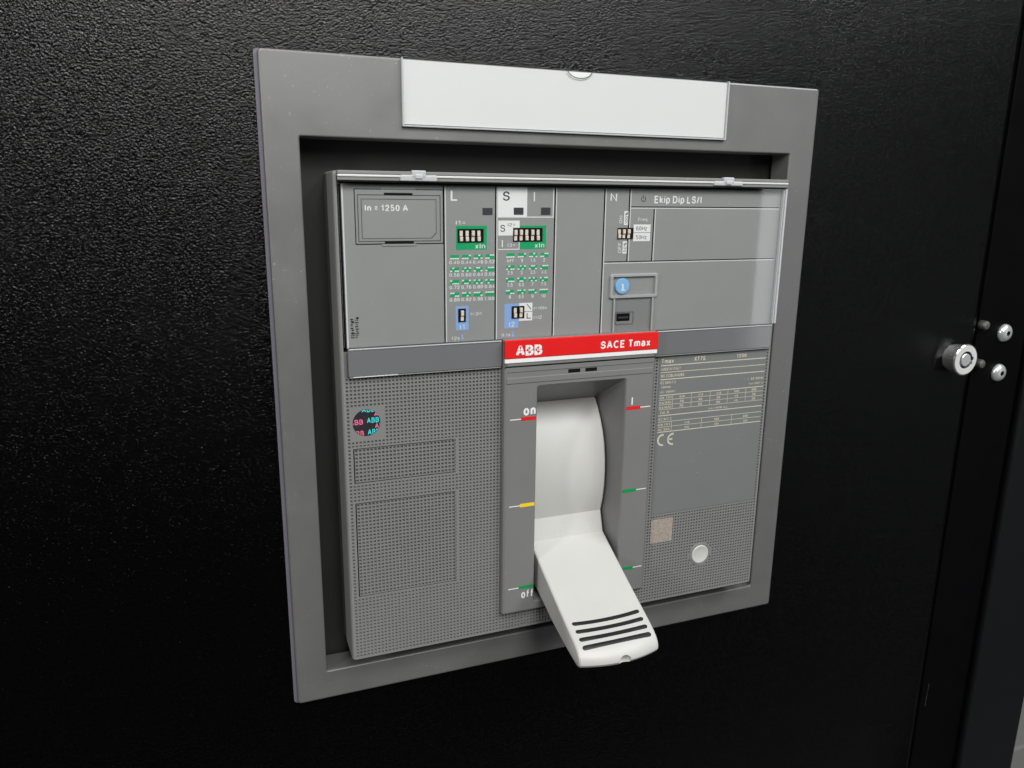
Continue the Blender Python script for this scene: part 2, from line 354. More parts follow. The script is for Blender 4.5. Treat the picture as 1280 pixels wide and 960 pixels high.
# ------------------------------------------------------------------ bezel
FW, FH = 255.0, 270.7
bez = thing('door_bezel', 'matte grey square plastic bezel framing the breaker on the black door', 'bezel', (FW / 2, DY, 0))
build('frame', loft([
    rrect(0.0, FW, 0.0, FH, DY - 0.1, 1.4), rrect(0.1, FW - 0.1, 0.1, FH - 0.1, 0.9, 1.4), rrect(0.35, FW - 0.35, 0.35, FH - 0.35, 0.25, 1.3),
    rrect(0.9, FW - 0.9, 0.9, FH - 0.9, 0.0, 1.0), rrect(12.6, 241.4, 13.2, 241.1, 0.0, 0.9), rrect(13.0, 241.0, 13.6, 240.75, 0.18, 0.8),
    rrect(13.2, 240.8, 13.8, 240.6, 0.6, 0.8), rrect(13.5, 240.5, 14.0, 240.4, 12.0, 0.8), rrect(12.4, 241.6, 13.0, 241.4, 12.0, 0.8)]), 'frame_grey', bez, smooth=False)
build('gasket', loft([rrect(-1.3, FW + 0.6, -0.6, FH + 0.1, DY - 0.05, 1.5), rrect(-1.3, FW + 0.6, -0.6, FH + 0.1, DY - 1.4, 1.5), rrect(1, FW - 1, 1, FH - 1, DY - 1.4, 1)]), 'gasket', bez)
lab = build('label_card', box(53.2, 202.0, -0.75, -0.15, 246.4, 270.0, 0.1, 1), 'card_white', bez)
# clear pocket over the card, with a half-round thumb notch in its top edge
def pocket():
    top = 270.75; x0, x1, z0 = 52.4, 202.7, 245.5; cx, r = 128.1, 5.9
    out = [(x0, z0), (x1, z0), (x1, top)]
    out += [(cx + r * math.cos(a), top - 3.4 * math.sin(a)) for a in [math.pi * k / 16 for k in range(17)]]
    out += [(x0, top)]
    return loft([[(x, -0.85, z) for x, z in out], [(x, -1.5, z) for x, z in out]], True, True)
build('clear_pocket', pocket(), 'clear_pocket', bez)
for (a, b, c, d) in ((52.4, 53.0, 245.5, 270.7), (202.1, 202.7, 245.5, 270.7), (53.0, 202.1, 245.5, 246.1)):
    build('pocket_edge', box(a, b, -1.7, -0.1, c, d, 0.12, 1), 'clear_edge', bez)
build('pocket_seam', box(202.75, 203.2, -0.06, 0.2, 245.6, 270.4), 'gap_black', bez)
build('pocket_seam', box(52.4, 202.7, -0.06, 0.2, 245.15, 245.45), 'gap_black', bez)
notch = [(128.1 + 5.9 * math.cos(a), 270.75 - 3.4 * math.sin(a)) for a in [math.pi * k / 18 for k in range(19)]]
notch2 = [(128.1 + 5.5 * math.cos(a), 270.75 - 3.05 * math.sin(a)) for a in [math.pi * k / 18 for k in range(19)]]
build('thumb_notch', ([(x, -1.56, z) for x, z in notch] + [(x, -1.56, z) for x, z in notch2], [(k, k + 1, k + 20, k + 19) for k in range(18)]), 'print_dark', bez)

# ------------------------------------------------------------------ circuit breaker
BX0, BX1, BZ0, BZ1 = 23.3, 232.2, 22.3, 228.2
YF = -10.0                                            # plane of the dimpled front
brk = thing('circuit_breaker', 'large grey moulded case circuit breaker with a white toggle lever sitting in the bezel', 'circuit breaker', (127.7, 30, 17))
build('case', loft([
    rrect(BX0, BX1, BZ0, BZ1, 34, 1.2), rrect(BX0, BX1, BZ0, BZ1, YF + 1.5, 1.2), rrect(BX0 + .25, BX1 - .25, BZ0 + .25, BZ1 - .25, YF + .5, 1.1),
    rrect(BX0 + .8, BX1 - .8, BZ0 + .8, BZ1 - .8, YF, 0.8), rrect(BX0 + 1.4, BX1 - 1.4, BZ0 + 1.4, BZ1 - 1.4, YF, 0.5), rrect(BX0 + 1.45, BX1 - 1.45, BZ0 + 1.45, BZ1 - 1.45, YF + 1.6, 0.5),
    rrect(95, 160.5, 36.5, 148, YF + 1.6, 0.5), rrect(95, 160.5, 36.5, 148, 30, 0.5)]), 'body_grey', brk)
build('rear_tier', loft([rrect(8, 247, 8, 246, 40, 1), rrect(8, 247, 8, 246, 14, 1), rrect(24, 231.5, 23, 227.5, 14, 1)]), 'tier_grey', brk)

# dimpled front: one sheet of square pits
PIT = 1.56
def pits(x0, x1, z0, z1, y, mask=None, depth=0.85, pitch=PIT, w=0.62, skirt=0.0):
    nx = max(1, round((x1 - x0) / pitch)); nz = max(1, round((z1 - z0) / pitch)); px = (x1 - x0) / nx; pz = (z1 - z0) / nz
    V, F = [], []
    for i in range(nx):
        for j in range(nz):
            xa, za = x0 + i * px, z0 + j * pz; xb, zb = xa + px, za + pz; cx, cz = (xa + xb) / 2, (za + zb) / 2
            kind = mask(cx, cz) if mask else 'pit'
            if kind is None: continue
            n = len(V)
            if kind == 'flat':
                V += [(xa, y, za), (xb, y, za), (xb, y, zb), (xa, y, zb)]; F.append((n, n + 1, n + 2, n + 3)); continue
            hx, hz = px * w / 2, pz * w / 2
            V += [(xa, y, za), (xb, y, za), (xb, y, zb), (xa, y, zb),
                  (cx - hx, y, cz - hz), (cx + hx, y, cz - hz), (cx + hx, y, cz + hz), (cx - hx, y, cz + hz)]
            s = 0.72
            V += [(cx - hx * s, y + depth, cz - hz * s), (cx + hx * s, y + depth, cz - hz * s), (cx + hx * s, y + depth, cz + hz * s), (cx - hx * s, y + depth, cz + hz * s)]
            for k in range(4):
                m = (k + 1) % 4
                F.append((n + k, n + m, n + 4 + m, n + 4 + k)); F.append((n + 4 + k, n + 4 + m, n + 8 + m, n + 8 + k))
            F.append((n + 8, n + 9, n + 10, n + 11))
    if skirt:
        n = len(V); c = [(x0, z0), (x1, z0), (x1, z1), (x0, z1)]
        V += [(a, y, b) for a, b in c] + [(a, y + skirt, b) for a, b in c]
        F += [(n + k, n + (k + 1) % 4, n + 4 + (k + 1) % 4, n + 4 + k) for k in range(4)]
    return V, F
def mask(x, z):
    if 93.5 < x < 162.5 and z > 35: return None
    if 26.9 < x < 70.6 and (103.6 < z < 118.9 or 52.3 < z < 95.2): return None
    if 26.0 < x < 39.6 and 122.6 < z < 136.5: return 'flat'
    if 168.8 < x < 229.6 and z > 69.6: return 'flat'
    if math.hypot(x - 198.9, z - 44.3) < 6.6: return 'flat'
    return 'pit'
g = build('dimpled_front', pits(BX0 + 1.4, BX1 - 1.4, BZ0 + 1.4, 148.6, YF, mask), 'grid_grey', brk); tag(g, kind='stuff')
for z0, z1 in ((104.0, 118.6), (52.7, 94.9)):
    k = build('knockout_panel', pits(27.5, 70.1, z0 + .1, z1 - .1, YF + 0.35, None, depth=1.0, w=.68), 'grid_grey', brk)
    build('knockout_gap', loft([rrect(26.6, 70.9, z0 - .7, z1 + .7, YF + 1.0, .2), rrect(27.5, 70.1, z0 + .1, z1 - .1, YF + 1.0, .2), rrect(27.5, 70.1, z0 + .1, z1 - .1, YF + 0.36, .2)]), 'gap_black', k)
    build('knockout_lip', loft([rrect(25.9, 71.6, z0 - 1.1, z1 + 1.1, YF - 0.02, .3), rrect(27.0, 70.5, z0 - .35, z1 + .3, YF - 0.02, .3), rrect(27.0, 70.5, z0 - .35, z1 + .3, YF + .9, .3)]), 'grid_grey', k)

# hologram sticker
ho = build('hologram_sticker', lathe(32.8, 129.6, [(5.6, YF - 0.01), (5.6, YF - 0.1)], 40), 'holo_dark', brk)
tag(ho, 'small round dark hologram sticker with pink and cyan lettering')
def clip(vf, cx, cz, r):                               # keep the lettering inside the round sticker
    V, F = vf; bm = bmesh.new(); vs = [bm.verts.new(v) for v in V]
    for f in F:
        try: bm.faces.new([vs[i] for i in f])
        except ValueError: pass
    for k in range(24):
        a = 2 * math.pi * k / 24; n = Vector((math.cos(a), 0, math.sin(a)))
        bmesh.ops.bisect_plane(bm, geom=bm.verts[:] + bm.edges[:] + bm.faces[:], plane_co=Vector((cx, 0, cz)) + n * r, plane_no=n, clear_outer=True)
    return bm
for s, x0, x1, z0, z1, m in (('ABB', 26.0, 31.4, 129.0, 131.2, 'holo_pink'), ('ABB', 33.0, 37.9, 129.4, 131.6, 'holo_cyan'), ('ABB', 26.6, 31.6, 124.2, 126.4, 'holo_pink'),
                             ('ABB', 33.2, 38.0, 124.4, 126.7, 'holo_cyan'), ('ABB', 36.2, 41.0, 126.9, 129.0, 'holo_pink'), ('ABB', 31.0, 36.4, 134.0, 136.2, 'holo_cyan'), ('ABB', 36.0, 41.0, 132.0, 134.0, 'holo_pink')):
    build('printed_text', clip(text_vf(s, x0, x1, z0, z1, YF - 0.14, bold=0.03), 32.8, 129.6, 5.45), m, ho)

# white push cap
cap = build('push_cap', lathe(198.9, 44.3, [(4.9, YF + 1.0), (4.9, YF - 0.35), (4.6, YF - 0.6), (4.0, YF - 0.62), (3.7, YF - 0.5), (0.8, YF - 0.5)], 48), 'handle_white', brk, smooth=True)
build('cap_collar', loft([ring(198.9, 44.3, 6.1, YF - 0.02, 48), ring(198.9, 44.3, 5.9, YF - 0.25, 48), ring(198.9, 44.3, 5.2, YF - 0.25, 48), ring(198.9, 44.3, 5.0, YF - 0.02, 48)]), 'grid_grey', cap, smooth=True)

# plain tan label (its code is left out)
build('tan_label', patch(169.3, 181.6, 54.4, 66.9, YF - 0.08, 0.2), 'tan', brk)

# rating plate with its lines and lettering
pl = build('rating_plate', loft([rrect(168.9, 229.5, 69.7, 148.5, YF + 0.3, .4), rrect(168.9, 229.5, 69.7, 148.5, YF - 0.12, .4), rrect(169.15, 229.25, 69.95, 148.25, YF - 0.2, .3)], False, True), 'plate_grey', brk)
YP = YF - 0.24
def hline(x0, x1, z, w, mat, parent, y, name='printed_line'): return build(name, sheet(x0, x1, z - w / 2, z + w / 2, y), mat, parent)
def vline(x, z0, z1, w, mat, parent, y, name='printed_line'): return build(name, sheet(x - w / 2, x + w / 2, z0, z1, y), mat, parent)
for z, w in ((143.9, .42), (140.6, .3), (137.2, .42), (129.6, .38), (127.3, .22), (125.0, .22), (122.7, .22), (119.7, .4), (116.6, .25), (114.1, .22), (111.6, .4)):
    hline(169.7, 229.0, z, w, 'print_cream', pl, YP)
for x in (177.1, 187.5, 198.0, 208.2, 218.7): vline(x, 122.7, 129.5, .22, 'print_cream', pl, YP)
for x in (177.3, 194.1, 211.5): vline(x, 111.7, 116.5, .22, 'print_cream', pl, YP)
for s, x0, x1, z0, z1, b in (('Tmax', 170.0, 176.4, 144.9, 147.0, .02), ('XT7S', 187.7, 193.8, 145.0, 147.1, .03), ('1250', 211.8, 217.4, 145.1, 147.0, .03),
        ('MADE IN ITALY', 169.9, 180.5, 141.4, 142.9, .02), ('SN: CCBL010285', 169.9, 182.6, 138.1, 139.7, .03), ('IEC 60947-2', 169.9, 178.2, 135.0, 136.3, .02),
        ('Uimp', 170.6, 175.6, 132.9, 134.0, .02), ('Ui= 1000V', 169.9, 178.2, 130.6, 131.8, .02), ('~  50-60Hz', 219.2, 228.6, 133.4, 134.6, .02), ('Icw= 20kA 1s', 220.4, 228.4, 131.0, 132.1, .02),
        ('Ue  (V)', 169.9, 176.4, 127.7, 129.0, .02), ('Icu (kA)', 169.9, 176.4, 125.4, 126.7, .02), ('Ics (kA)', 169.9, 176.4, 123.1, 124.4, .02), ('Cat. B', 170.6, 175.4, 120.6, 121.8, .02),
        ('Ics=100% Icu', 197.6, 208.4, 120.5, 121.5, .02), ('IEC 947-3', 169.9, 177.0, 117.3, 118.6, .02), ('Ue (V)', 169.9, 176.4, 114.6, 115.8, .02), ('AC 22A', 169.9, 176.4, 112.2, 113.4, .02)):
    text(s, x0, x1, z0, z1, YP, 'print_cream', pl, bold=b)
for i, (a, b, c) in enumerate((('240', '70', '70'), ('415', '50', '50'), ('440', '50', '50'), ('500', '45', '45'), ('690', '30', '30'))):
    xc = 182.2 + i * 10.35
    for k, s in enumerate((a, b, c)): text(s, xc - (1.4 if k == 0 else 1.05), xc + (1.4 if k == 0 else 1.05), 127.75 - 2.3 * k, 128.95 - 2.3 * k, YP, 'print_cream', pl, bold=.03)
for i, (a, b) in enumerate((('415', '1250'), ('500', '1250'), ('690', '1250'))):
    xc = 185.8 + i * 17.0
    text(a, xc - 1.4, xc + 1.4, 114.6, 115.8, YP, 'print_cream', pl, bold=.03); text(b, xc - 1.3, xc + 1.3, 112.2, 113.4, YP, 'print_cream', pl, bold=.03)
def arc(cx, cz, r0, r1, a0, a1, y, n=18):
    V = []
    for k in range(n + 1):
        a = math.radians(a0 + (a1 - a0) * k / n)
        V += [(cx + r0 * math.cos(a), y, cz + r0 * math.sin(a)), (cx + r1 * math.cos(a), y, cz + r1 * math.sin(a))]
    return V, [(2 * k, 2 * k + 1, 2 * k + 3, 2 * k + 2) for k in range(n)]
CEZ = 107.6
build('conformity_mark', join(arc(172.9, CEZ, 2.15, 3.0, 80, 280, YP), arc(178.4, CEZ, 2.15, 3.0, 80, 280, YP), sheet(176.0, 178.3, CEZ - .4, CEZ + .4, YP)), 'print_cream', pl)

# ------------------------------------------------------------------ trip unit panel
YT = -9.5; YI = YT - 0.03; YJ = YT - 0.05
trip = build('trip_panel', box(26.3, 230.6, YT, YF + 2.0, 160.3, 223.5, 0.25, 2), 'panel_grey', brk)
build('panel_gap', join(sheet(25.0, 26.2, 159.6, 223.4, YF + 1.5), sheet(25.0, 230.6, 223.6, 225.3, YF + 1.5), sheet(25, 230.7, 159.0, 160.2, YF + 1.5)), 'gap_black', brk)
# module seams: a dark groove with a pale strip painted in as its lit edge, right of or below it
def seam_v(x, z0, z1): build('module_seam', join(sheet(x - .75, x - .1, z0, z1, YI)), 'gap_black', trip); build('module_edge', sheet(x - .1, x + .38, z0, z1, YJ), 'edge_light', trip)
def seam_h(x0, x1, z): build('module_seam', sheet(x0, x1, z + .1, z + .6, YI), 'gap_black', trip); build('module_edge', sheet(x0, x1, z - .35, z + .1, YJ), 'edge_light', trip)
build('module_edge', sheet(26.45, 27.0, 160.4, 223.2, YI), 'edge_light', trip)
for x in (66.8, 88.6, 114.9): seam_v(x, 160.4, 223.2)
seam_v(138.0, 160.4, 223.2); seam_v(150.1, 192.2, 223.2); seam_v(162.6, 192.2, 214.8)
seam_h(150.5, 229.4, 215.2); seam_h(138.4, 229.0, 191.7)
# rating plug
def groove(x0, x1, z0, z1, w, mat, y=YI, cut=0.0, name='groove'):
    def lp(d): 
        c = cut
        return [(x0 + d, y, z0 + d), (x1 - d - c, y, z0 + d), (x1 - d, y, z0 + d + c), (x1 - d, y, z1 - d), (x0 + d, y, z1 - d)]
    return build(name, loft([lp(0), lp(w)]), mat, plug)
plug = build('rating_plug', box(31.4, 65.9, YT - 0.35, YT + .5, 201.0, 221.4, 0.25, 2), 'panel_grey', trip)
groove(32.2, 64.9, 201.8, 219.6, .34, 'print_dark', YT - .38); groove(33.6, 63.2, 202.9, 218.0, .26, 'print_dark', YT - .38, 2.0)
build('groove', loft([rrect(31.1, 66.2, 200.7, 221.7, YI, .2), rrect(31.4, 65.9, 201.0, 221.4, YI, .2)]), 'gap_black', plug)
for (x0, x1, z0, z1) in ((42.5, 53.7, 219.4, 220.3), (42.4, 53.9, 201.1, 202.0)): build('plug_slot', sheet(x0, x1, z0, z1, YT - .42), 'gap_black', plug)
for (x0, x1, z0, z1) in ((41.6, 55.1, 221.5, 222.4), (41.4, 55.0, 200.0, 200.9)): build('plug_tab', box(x0, x1, YT - .3, YT + .3, z0, z1, .15, 1), 'panel_grey', plug)
text('In = 1250 A', 35.0, 51.8, 213.4, 216.0, YT - .4, 'print_white', plug, bold=.03)
# date stamp, too worn to read
def stamp():
    out = []; rnd = random.Random(4)
    for col in (27.9, 29.7):
        z = 164.4
        while z < 172.4:
            h = rnd.uniform(.5, .9)
            for q in range(3):
                a = rnd.uniform(0, .9); out.append(sheet(col + a, col + a + rnd.uniform(.35, .9), z + rnd.uniform(0, .4), z + h, YI))
            z += h + rnd.uniform(.1, .28)
    return join(*out)
build('worn_stamp', stamp(), 'print_dark', trip)

# protection legends
text('L', 69.2, 71.9, 217.5, 221.4, YI, 'print_white', trip, bold=.01); text('I', 104.8, 105.3, 217.6, 221.3, YI, 'print_white', trip)
build('legend_patch', sheet(89.1, 101.9, 211.3, 223.1, YI), 'print_white', trip)
text('S', 91.2, 94.2, 217.7, 221.4, YJ - .02, 'print_black', trip, bold=.006)
build('legend_outline', join(sheet(101.9, 114.0, 211.0, 211.4, YJ), sheet(89.1, 101.9, 211.0, 211.28, YJ), sheet(113.5, 113.9, 211.4, 223.1, YJ)), 'print_soft', trip)
for x0, x1, z0, z1 in ((82.5, 86.8, 212.0, 214.8), (96.0, 100.3, 212.1, 215.0), (108.1, 112.4, 212.1, 215.1)):
    build('indicator_window', box(x0, x1, YT - .09, YT + .2, z0, z1), 'window_dark', trip)
text('I1=', 71.3, 75.2, 208.3, 209.9, YI, 'print_soft', trip)
build('legend_patch', sheet(71.3, 84.4, 198.2, 207.8, YI), 'green', trip); text('xIn', 79.4, 83.7, 198.7, 200.6, YJ, 'print_soft', trip)
build('legend_patch', sheet(89.3, 98.7, 203.8, 209.8, YI), 'print_white', trip); text('S', 90.2, 92.3, 205.3, 208.1, YJ, 'print_black', trip); text('I2=', 93.5, 96.6, 207.5, 208.8, YJ, 'print_dark', trip)
build('legend_outline', join(sheet(89.3, 98.7, 198.0, 198.35, YI), sheet(98.4, 98.75, 198.35, 203.8, YI)), 'print_soft', trip)
text('I', 90.9, 91.35, 199.1, 202.0, YI, 'print_white', trip); text('I3=', 93.5, 96.7, 199.2, 200.6, YI, 'print_soft', trip)
build('legend_patch', sheet(98.8, 110.6, 198.2, 207.8, YI), 'green', trip); text('xIn', 105.6, 109.9, 198.7, 200.6, YJ, 'print_soft', trip)
TOG = {}
def dip(x0, x1, z0, z1, xs, ups, name='dip_switch', tw=1.25):
    d = build(name, box(x0, x1, YT - .30, YT + .2, z0, z1, .12, 1), 'switch_body', trip)
    build('switch_well', sheet(x0 + .25, x1 - .25, z0 + .3, z1 - .3, YT - .31), 'gap_black', d)
    for x, u in zip(xs, ups):
        h = z1 - z0; zc = (z0 + z1) / 2
        t = build('toggle', box(x - tw / 2, x + tw / 2, YT - .34, YT - .30, zc - h * .40, zc + h * .36, 0), 'switch_cream', d)
        a, b = (zc - h * .02, zc + h * .36) if u else (zc - h * .40, zc - h * .06)
        build('toggle_tip', box(x - tw / 2, x + tw / 2, YT - 1.0, YT - .34, a, b, .2, 2), 'switch_cream', t)
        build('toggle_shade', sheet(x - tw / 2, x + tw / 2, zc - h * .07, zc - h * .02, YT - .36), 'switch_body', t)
    return d
dip(71.9, 83.0, 201.1, 206.6, (73.4, 75.9, 78.4, 80.9), (0, 0, 1, 0))
dip(95.8, 109.0, 201.2, 206.9, (96.9, 99.3, 101.8, 104.4, 106.9), (1, 1, 0, 1, 0))
def code_table(x0, x1, z_top, labels, cw, num_w):
    pitch_x = (x1 - x0 - cw) / 3
    for k in range(16):
        r, c = divmod(k, 4); xa = x0 + c * pitch_x; zt = z_top - r * 5.05
        cell = build('code_patch', loft([[(xa, YI, zt - 1.9), (xa + cw, YI, zt - 1.9), (xa + cw, YI, zt), (xa + .35, YI, zt)],
                                         [(xa + .1, YI - .01, zt - 1.8), (xa + cw - .1, YI - .01, zt - 1.8), (xa + cw - .1, YI - .01, zt - .1), (xa + .4, YI - .01, zt - .1)]], False, True), 'green', trip)
        ds = []
        for b in range(4):
            on = (k >> (3 - b)) & 1; w = cw / 4; xb = xa + b * w + .06
            zz = zt - .62 if on else zt - 1.82
            ds.append(([(xb, YJ, zz), (xb + w - .12, YJ, zz), (xb + w - .02, YJ, zz + .55), (xb + .1, YJ, zz + .55)], [(0, 1, 2, 3)]))
        build('code_dash', join(*ds), 'print_white', cell)
        s = labels[k]; w = num_w if num_w else 0.95 * len(s.replace('.', '')) + (.35 if '.' in s else 0)
        xc = xa + cw / 2
        text(s, xc - w / 2, xc + w / 2, zt - 3.75, zt - 2.3, YI, 'print_soft', trip, bold=.010, name='printed_number')
code_table(68.6, 87.6, 196.3, ['%.2f' % (.40 + .04 * k) for k in range(16)], 3.9, 4.3)
code_table(92.8, 111.9, 196.6, ['off', '1', '1.5', '2', '2.5', '3', '3.5', '4.5', '5.5', '6.5', '7', '7.5', '8', '8.5', '9', '10'], 3.8, 0)
# time dials
build('legend_patch', patch(71.0, 76.5, 165.4, 175.4, YI, .2, .02), 'blue', trip); dip(72.0, 75.3, 168.8, 174.4, (73.7,), (1,)); text('t1', 72.7, 74.7, 165.9, 167.9, YJ, 'print_soft', trip)
text('I=3I1', 77.5, 82.1, 171.3, 172.8, YI, 'print_soft', trip); text('12s', 69.2, 72.6, 161.5, 162.9, YI, 'print_soft', trip)
build('legend_patch', patch(92.3, 98.7, 165.2, 175.6, YI, .2, .02), 'blue', trip); text('t2', 94.4, 96.8, 165.8, 167.9, YJ, 'print_soft', trip)
build('legend_patch', join(sheet(98.9, 105.0, 172.1, 175.7, YI), sheet(98.9, 105.0, 168.1, 171.8, YI)), 'print_white', trip)
dip(95.5, 101.3, 169.2, 174.5, (97.1, 99.7), (0, 1))
build('curve_symbol', join(([(102.2, YJ, 175.2), (102.6, YJ, 175.2), (104.5, YJ, 173.0), (104.3, YJ, 172.7)], [(0, 1, 2, 3)]), sheet(102.4, 102.8, 168.9, 171.3, YJ), sheet(102.8, 104.3, 168.9, 169.3, YJ)), 'print_dark', trip)
text('I=10In', 105.7, 111.6, 172.6, 174.0, YI, 'print_soft', trip); text('I=I2', 105.7, 109.4, 168.6, 170.0, YI, 'print_soft', trip); text('0.1s', 91.1, 95.0, 161.8, 163.1, YI, 'print_soft', trip)
for xa in (73.8, 96.3): build('lever_symbol', join(sheet(xa - .5, xa + .5, 161.5, 162.7, YI), sheet(xa - .35, xa + .35, 162.9, 163.7, YI)), 'blue', trip)
# neutral module
text('N', 140.3, 143.5, 217.7, 221.5, YI, 'print_white', trip, bold=.008); text('Ekip Dip LS/I', 162.0, 186.3, 216.7, 220.4, YI, 'print_white', trip, bold=.03)
build('power_symbol', join(arc(156.5, 219.0, .9, 1.25, 125, 415, YI), sheet(156.32, 156.68, 219.0, 220.6, YI)), 'print_dark', trip)
dip(144.3, 152.2, 201.8, 206.7, (145.2, 147.4, 149.8), (0, 1, 1))
build('legend_patch', join(sheet(147.3, 149.6, 207.9, 213.8, YI), sheet(147.2, 149.5, 195.6, 200.9, YI), sheet(152.2, 160.7, 204.7, 208.1, YI), sheet(152.2, 160.7, 200.9, 204.4, YI)), 'print_white', trip)
text('100%', 147.75, 149.2, 208.4, 213.3, YJ, 'print_dark', trip, rot=90); text('50%', 147.65, 149.1, 196.2, 200.4, YJ, 'print_dark', trip, rot=90)
text('ON', 144.9, 146.6, 208.6, 211.8, YI, 'print_white', trip, rot=90); text('OFF', 144.9, 146.6, 195.9, 200.3, YI, 'print_white', trip, rot=90)
text('Freq.', 154.3, 159.4, 209.3, 211.0, YI, 'print_soft', trip); text('60Hz', 153.6, 159.0, 205.5, 207.3, YJ, 'print_dark', trip); text('50Hz', 153.6, 159.0, 201.7, 203.5, YJ, 'print_dark', trip)
# test connector: raised clear-edged frame, blue button, flap and socket
tf = build('button_surround', loft([rrect(141.4, 165.4, 176.0, 186.8, YT + .1, 1.0), rrect(141.4, 165.4, 176.0, 186.8, YT - .8, 1.0), rrect(141.7, 165.1, 176.3, 186.5, YT - 1.1, .9), rrect(142.7, 164.1, 177.2, 185.6, YT - 1.1, .6), rrect(142.9, 163.9, 177.4, 185.4, YT - .1, .5)]), 'rim_grey', trip)
bt = build('blue_button', lathe(147.6, 181.4, [(3.5, YT + .1), (3.5, YT - .7), (3.2, YT - 1.0), (1.0, YT - 1.1)], 36), 'button_blue', trip, smooth=True)
build('printed_text', join(sheet(147.3, 147.95, 180.0, 182.4, YT - 1.12), sheet(146.8, 147.3, 181.9, 182.4, YT - 1.12), sheet(146.7, 148.7, 179.5, 180.0, YT - 1.12)), 'print_white', bt)
flap = build('connector_flap', box(143.6, 163.2, YT - .9, YT - .5, 161.0, 175.6, .1, 1), 'clear_plastic', trip)
for x in (143.4, 162.9): build('flap_edge', box(x, x + .8, YT - 1.15, YT - .3, 161.0, 175.95, .15, 1), 'rim_grey', flap)
so = build('socket_frame', loft([rrect(145.0, 154.3, 164.3, 170.1, YT, .5), rrect(145.0, 154.3, 164.3, 170.1, YT - .3, .5), rrect(145.4, 153.9, 164.7, 169.7, YT - .3, .4), rrect(145.4, 153.9, 164.7, 169.7, YT - .02, .4)]), 'body_grey', trip)
build('socket_opening', join(sheet(145.6, 152.3, 165.7, 169.2, YT - .06)), 'gap_black', so); build('socket_contact', box(146.4, 151.5, YT - .2, YT - .07, 167.0, 167.7), 'print_dark', so)

# ------------------------------------------------------------------ transparent lid over the trip unit
LY0, LY1 = -11.3, -12.4
lid = build('clear_lid', join(*[loft([rrect(a, b, c, d, LY0, .3), rrect(a, b, c, d, LY1, .3)], True, True) for a, b, c, d in ((24.9, 231.2, 161.2, 225.2),)]), 'clear_plastic', brk)
build('lid_rim', box(24.8, 231.2, LY1 - .1, YF + .2, 226.95, 228.25, .3, 3), 'body_grey', lid)
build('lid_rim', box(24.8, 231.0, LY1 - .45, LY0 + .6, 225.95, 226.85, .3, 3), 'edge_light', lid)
build('lid_rim', box(24.8, 231.0, LY1 - .05, LY0 + .4, 224.75, 225.9, .1, 2), 'body_grey', lid)
build('lid_rim', box(24.8, 231.0, LY1 - .1, LY0 + .2, 224.05, 224.7, .1, 2), 'gap_black', lid)
build('lid_side', box(230.2, 231.2, LY1 - .1, YF + .3, 161.2, 224.5, .2, 2), 'clear_edge', lid)
build('lid_side', box(229.2, 229.5, LY1 - .06, LY1 + .3, 161.2, 223.5, .05, 1), 'clear_edge', lid)
for x, z, l, a in ((196.5, 177.0, 3.4, 96), (206.8, 181.6, 1.5, 30), (203.5, 172.5, 1.1, 100), (176.0, 178.0, 1.2, 15), (183.0, 200.5, 2.6, 84), (186.5, 199.0, 2.0, 60), (109.5, 205.0, 1.3, 70), (48.0, 188.0, 1.6, 130), (125.0, 197.0, 1.0, 20)):
    c, s_ = math.cos(math.radians(a)), math.sin(math.radians(a)); h = .09
    build('scratch', ([(x - s_ * h, LY1 - .02, z + c * h), (x + s_ * h, LY1 - .02, z - c * h), (x + c * l, LY1 - .02, z + s_ * l)], [(0, 1, 2)]), 'scratch_haze', lid)
for xa, xb, za in ((48.3, 62.8, 224.7), (189.9, 205.2, 225.1)):
    hg = build('lid_hinge', box(xa, xb, LY1 - .9, LY0, za, 227.0, .35, 2), 'clear_edge', lid)
    build('hinge_pin', box((xa + xb) / 2 - 2.8, (xa + xb) / 2 + 2.8, LY1 - 1.1, LY0, 226.2, 228.7, .4, 2), 'clear_edge', hg)
    build('hinge_catch', box((xa + xb) / 2 - 1.5, (xa + xb) / 2 + 1.5, LY1 - 1.5, LY1 - .9, 225.6, 227.3, .3, 2), 'clear_edge', hg)
for xa, xb in ((26.2, 90.6), (165.2, 230.0)):
    st = build('lid_band', box(xa, xb, -11.6, YF + .4, 149.2, 160.0, .35, 3), 'strip_grey', brk)
    build('band_lip', box(xa + .3, xb - .3, -12.0, -11.2, 160.05, 160.6, .2, 2), 'clear_edge', st)
    build('band_seam', box(xa + .3, xb - .3, -11.9, -11.2, 160.65, 161.1, .1, 1), 'print_dark', st)
    build('band_lip', box(xa + .3, xb - .3, -11.7, -10.9, 148.75, 149.15, .15, 2), 'body_grey', st)
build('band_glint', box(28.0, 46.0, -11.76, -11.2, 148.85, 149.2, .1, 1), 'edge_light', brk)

# ------------------------------------------------------------------ escutcheon round the lever
EX0, EX1, EZ0, EZ1, EY = 90.9, 164.7, 32.8, 161.0, -13.5
esc = build('escutcheon', loft([
    rrect(EX0, EX1, EZ0, EZ1, YF + 1.8, .8), rrect(EX0, EX1, EZ0, EZ1, EY + 1.3, .8), rrect(EX0 + .35, EX1 - .35, EZ0 + .35, EZ1 - .35, EY + .4, .8), rrect(EX0 + 1.2, EX1 - 1.2, EZ0 + 1.0, EZ1 - .6, EY, .6),
    rrect(105.9, 150.5, 37.0, 140.4, EY, 1.6), rrect(106.3, 150.1, 37.3, 140.0, EY + .3, 1.4), rrect(106.6, 149.8, 37.5, 139.6, EY + .9, 1.3), rrect(108.6, 147.6, 41.5, 126.0, 10.2, .8), rrect(108.6, 147.6, 41.5, 126.0, 20, .8)]), 'escutcheon_grey', brk)
bar = build('brand_bar', box(EX0 - .1, EX1 + .1, EY - 1.2, EY + .5, 152.9, 160.9, .3, 3), 'red', esc)
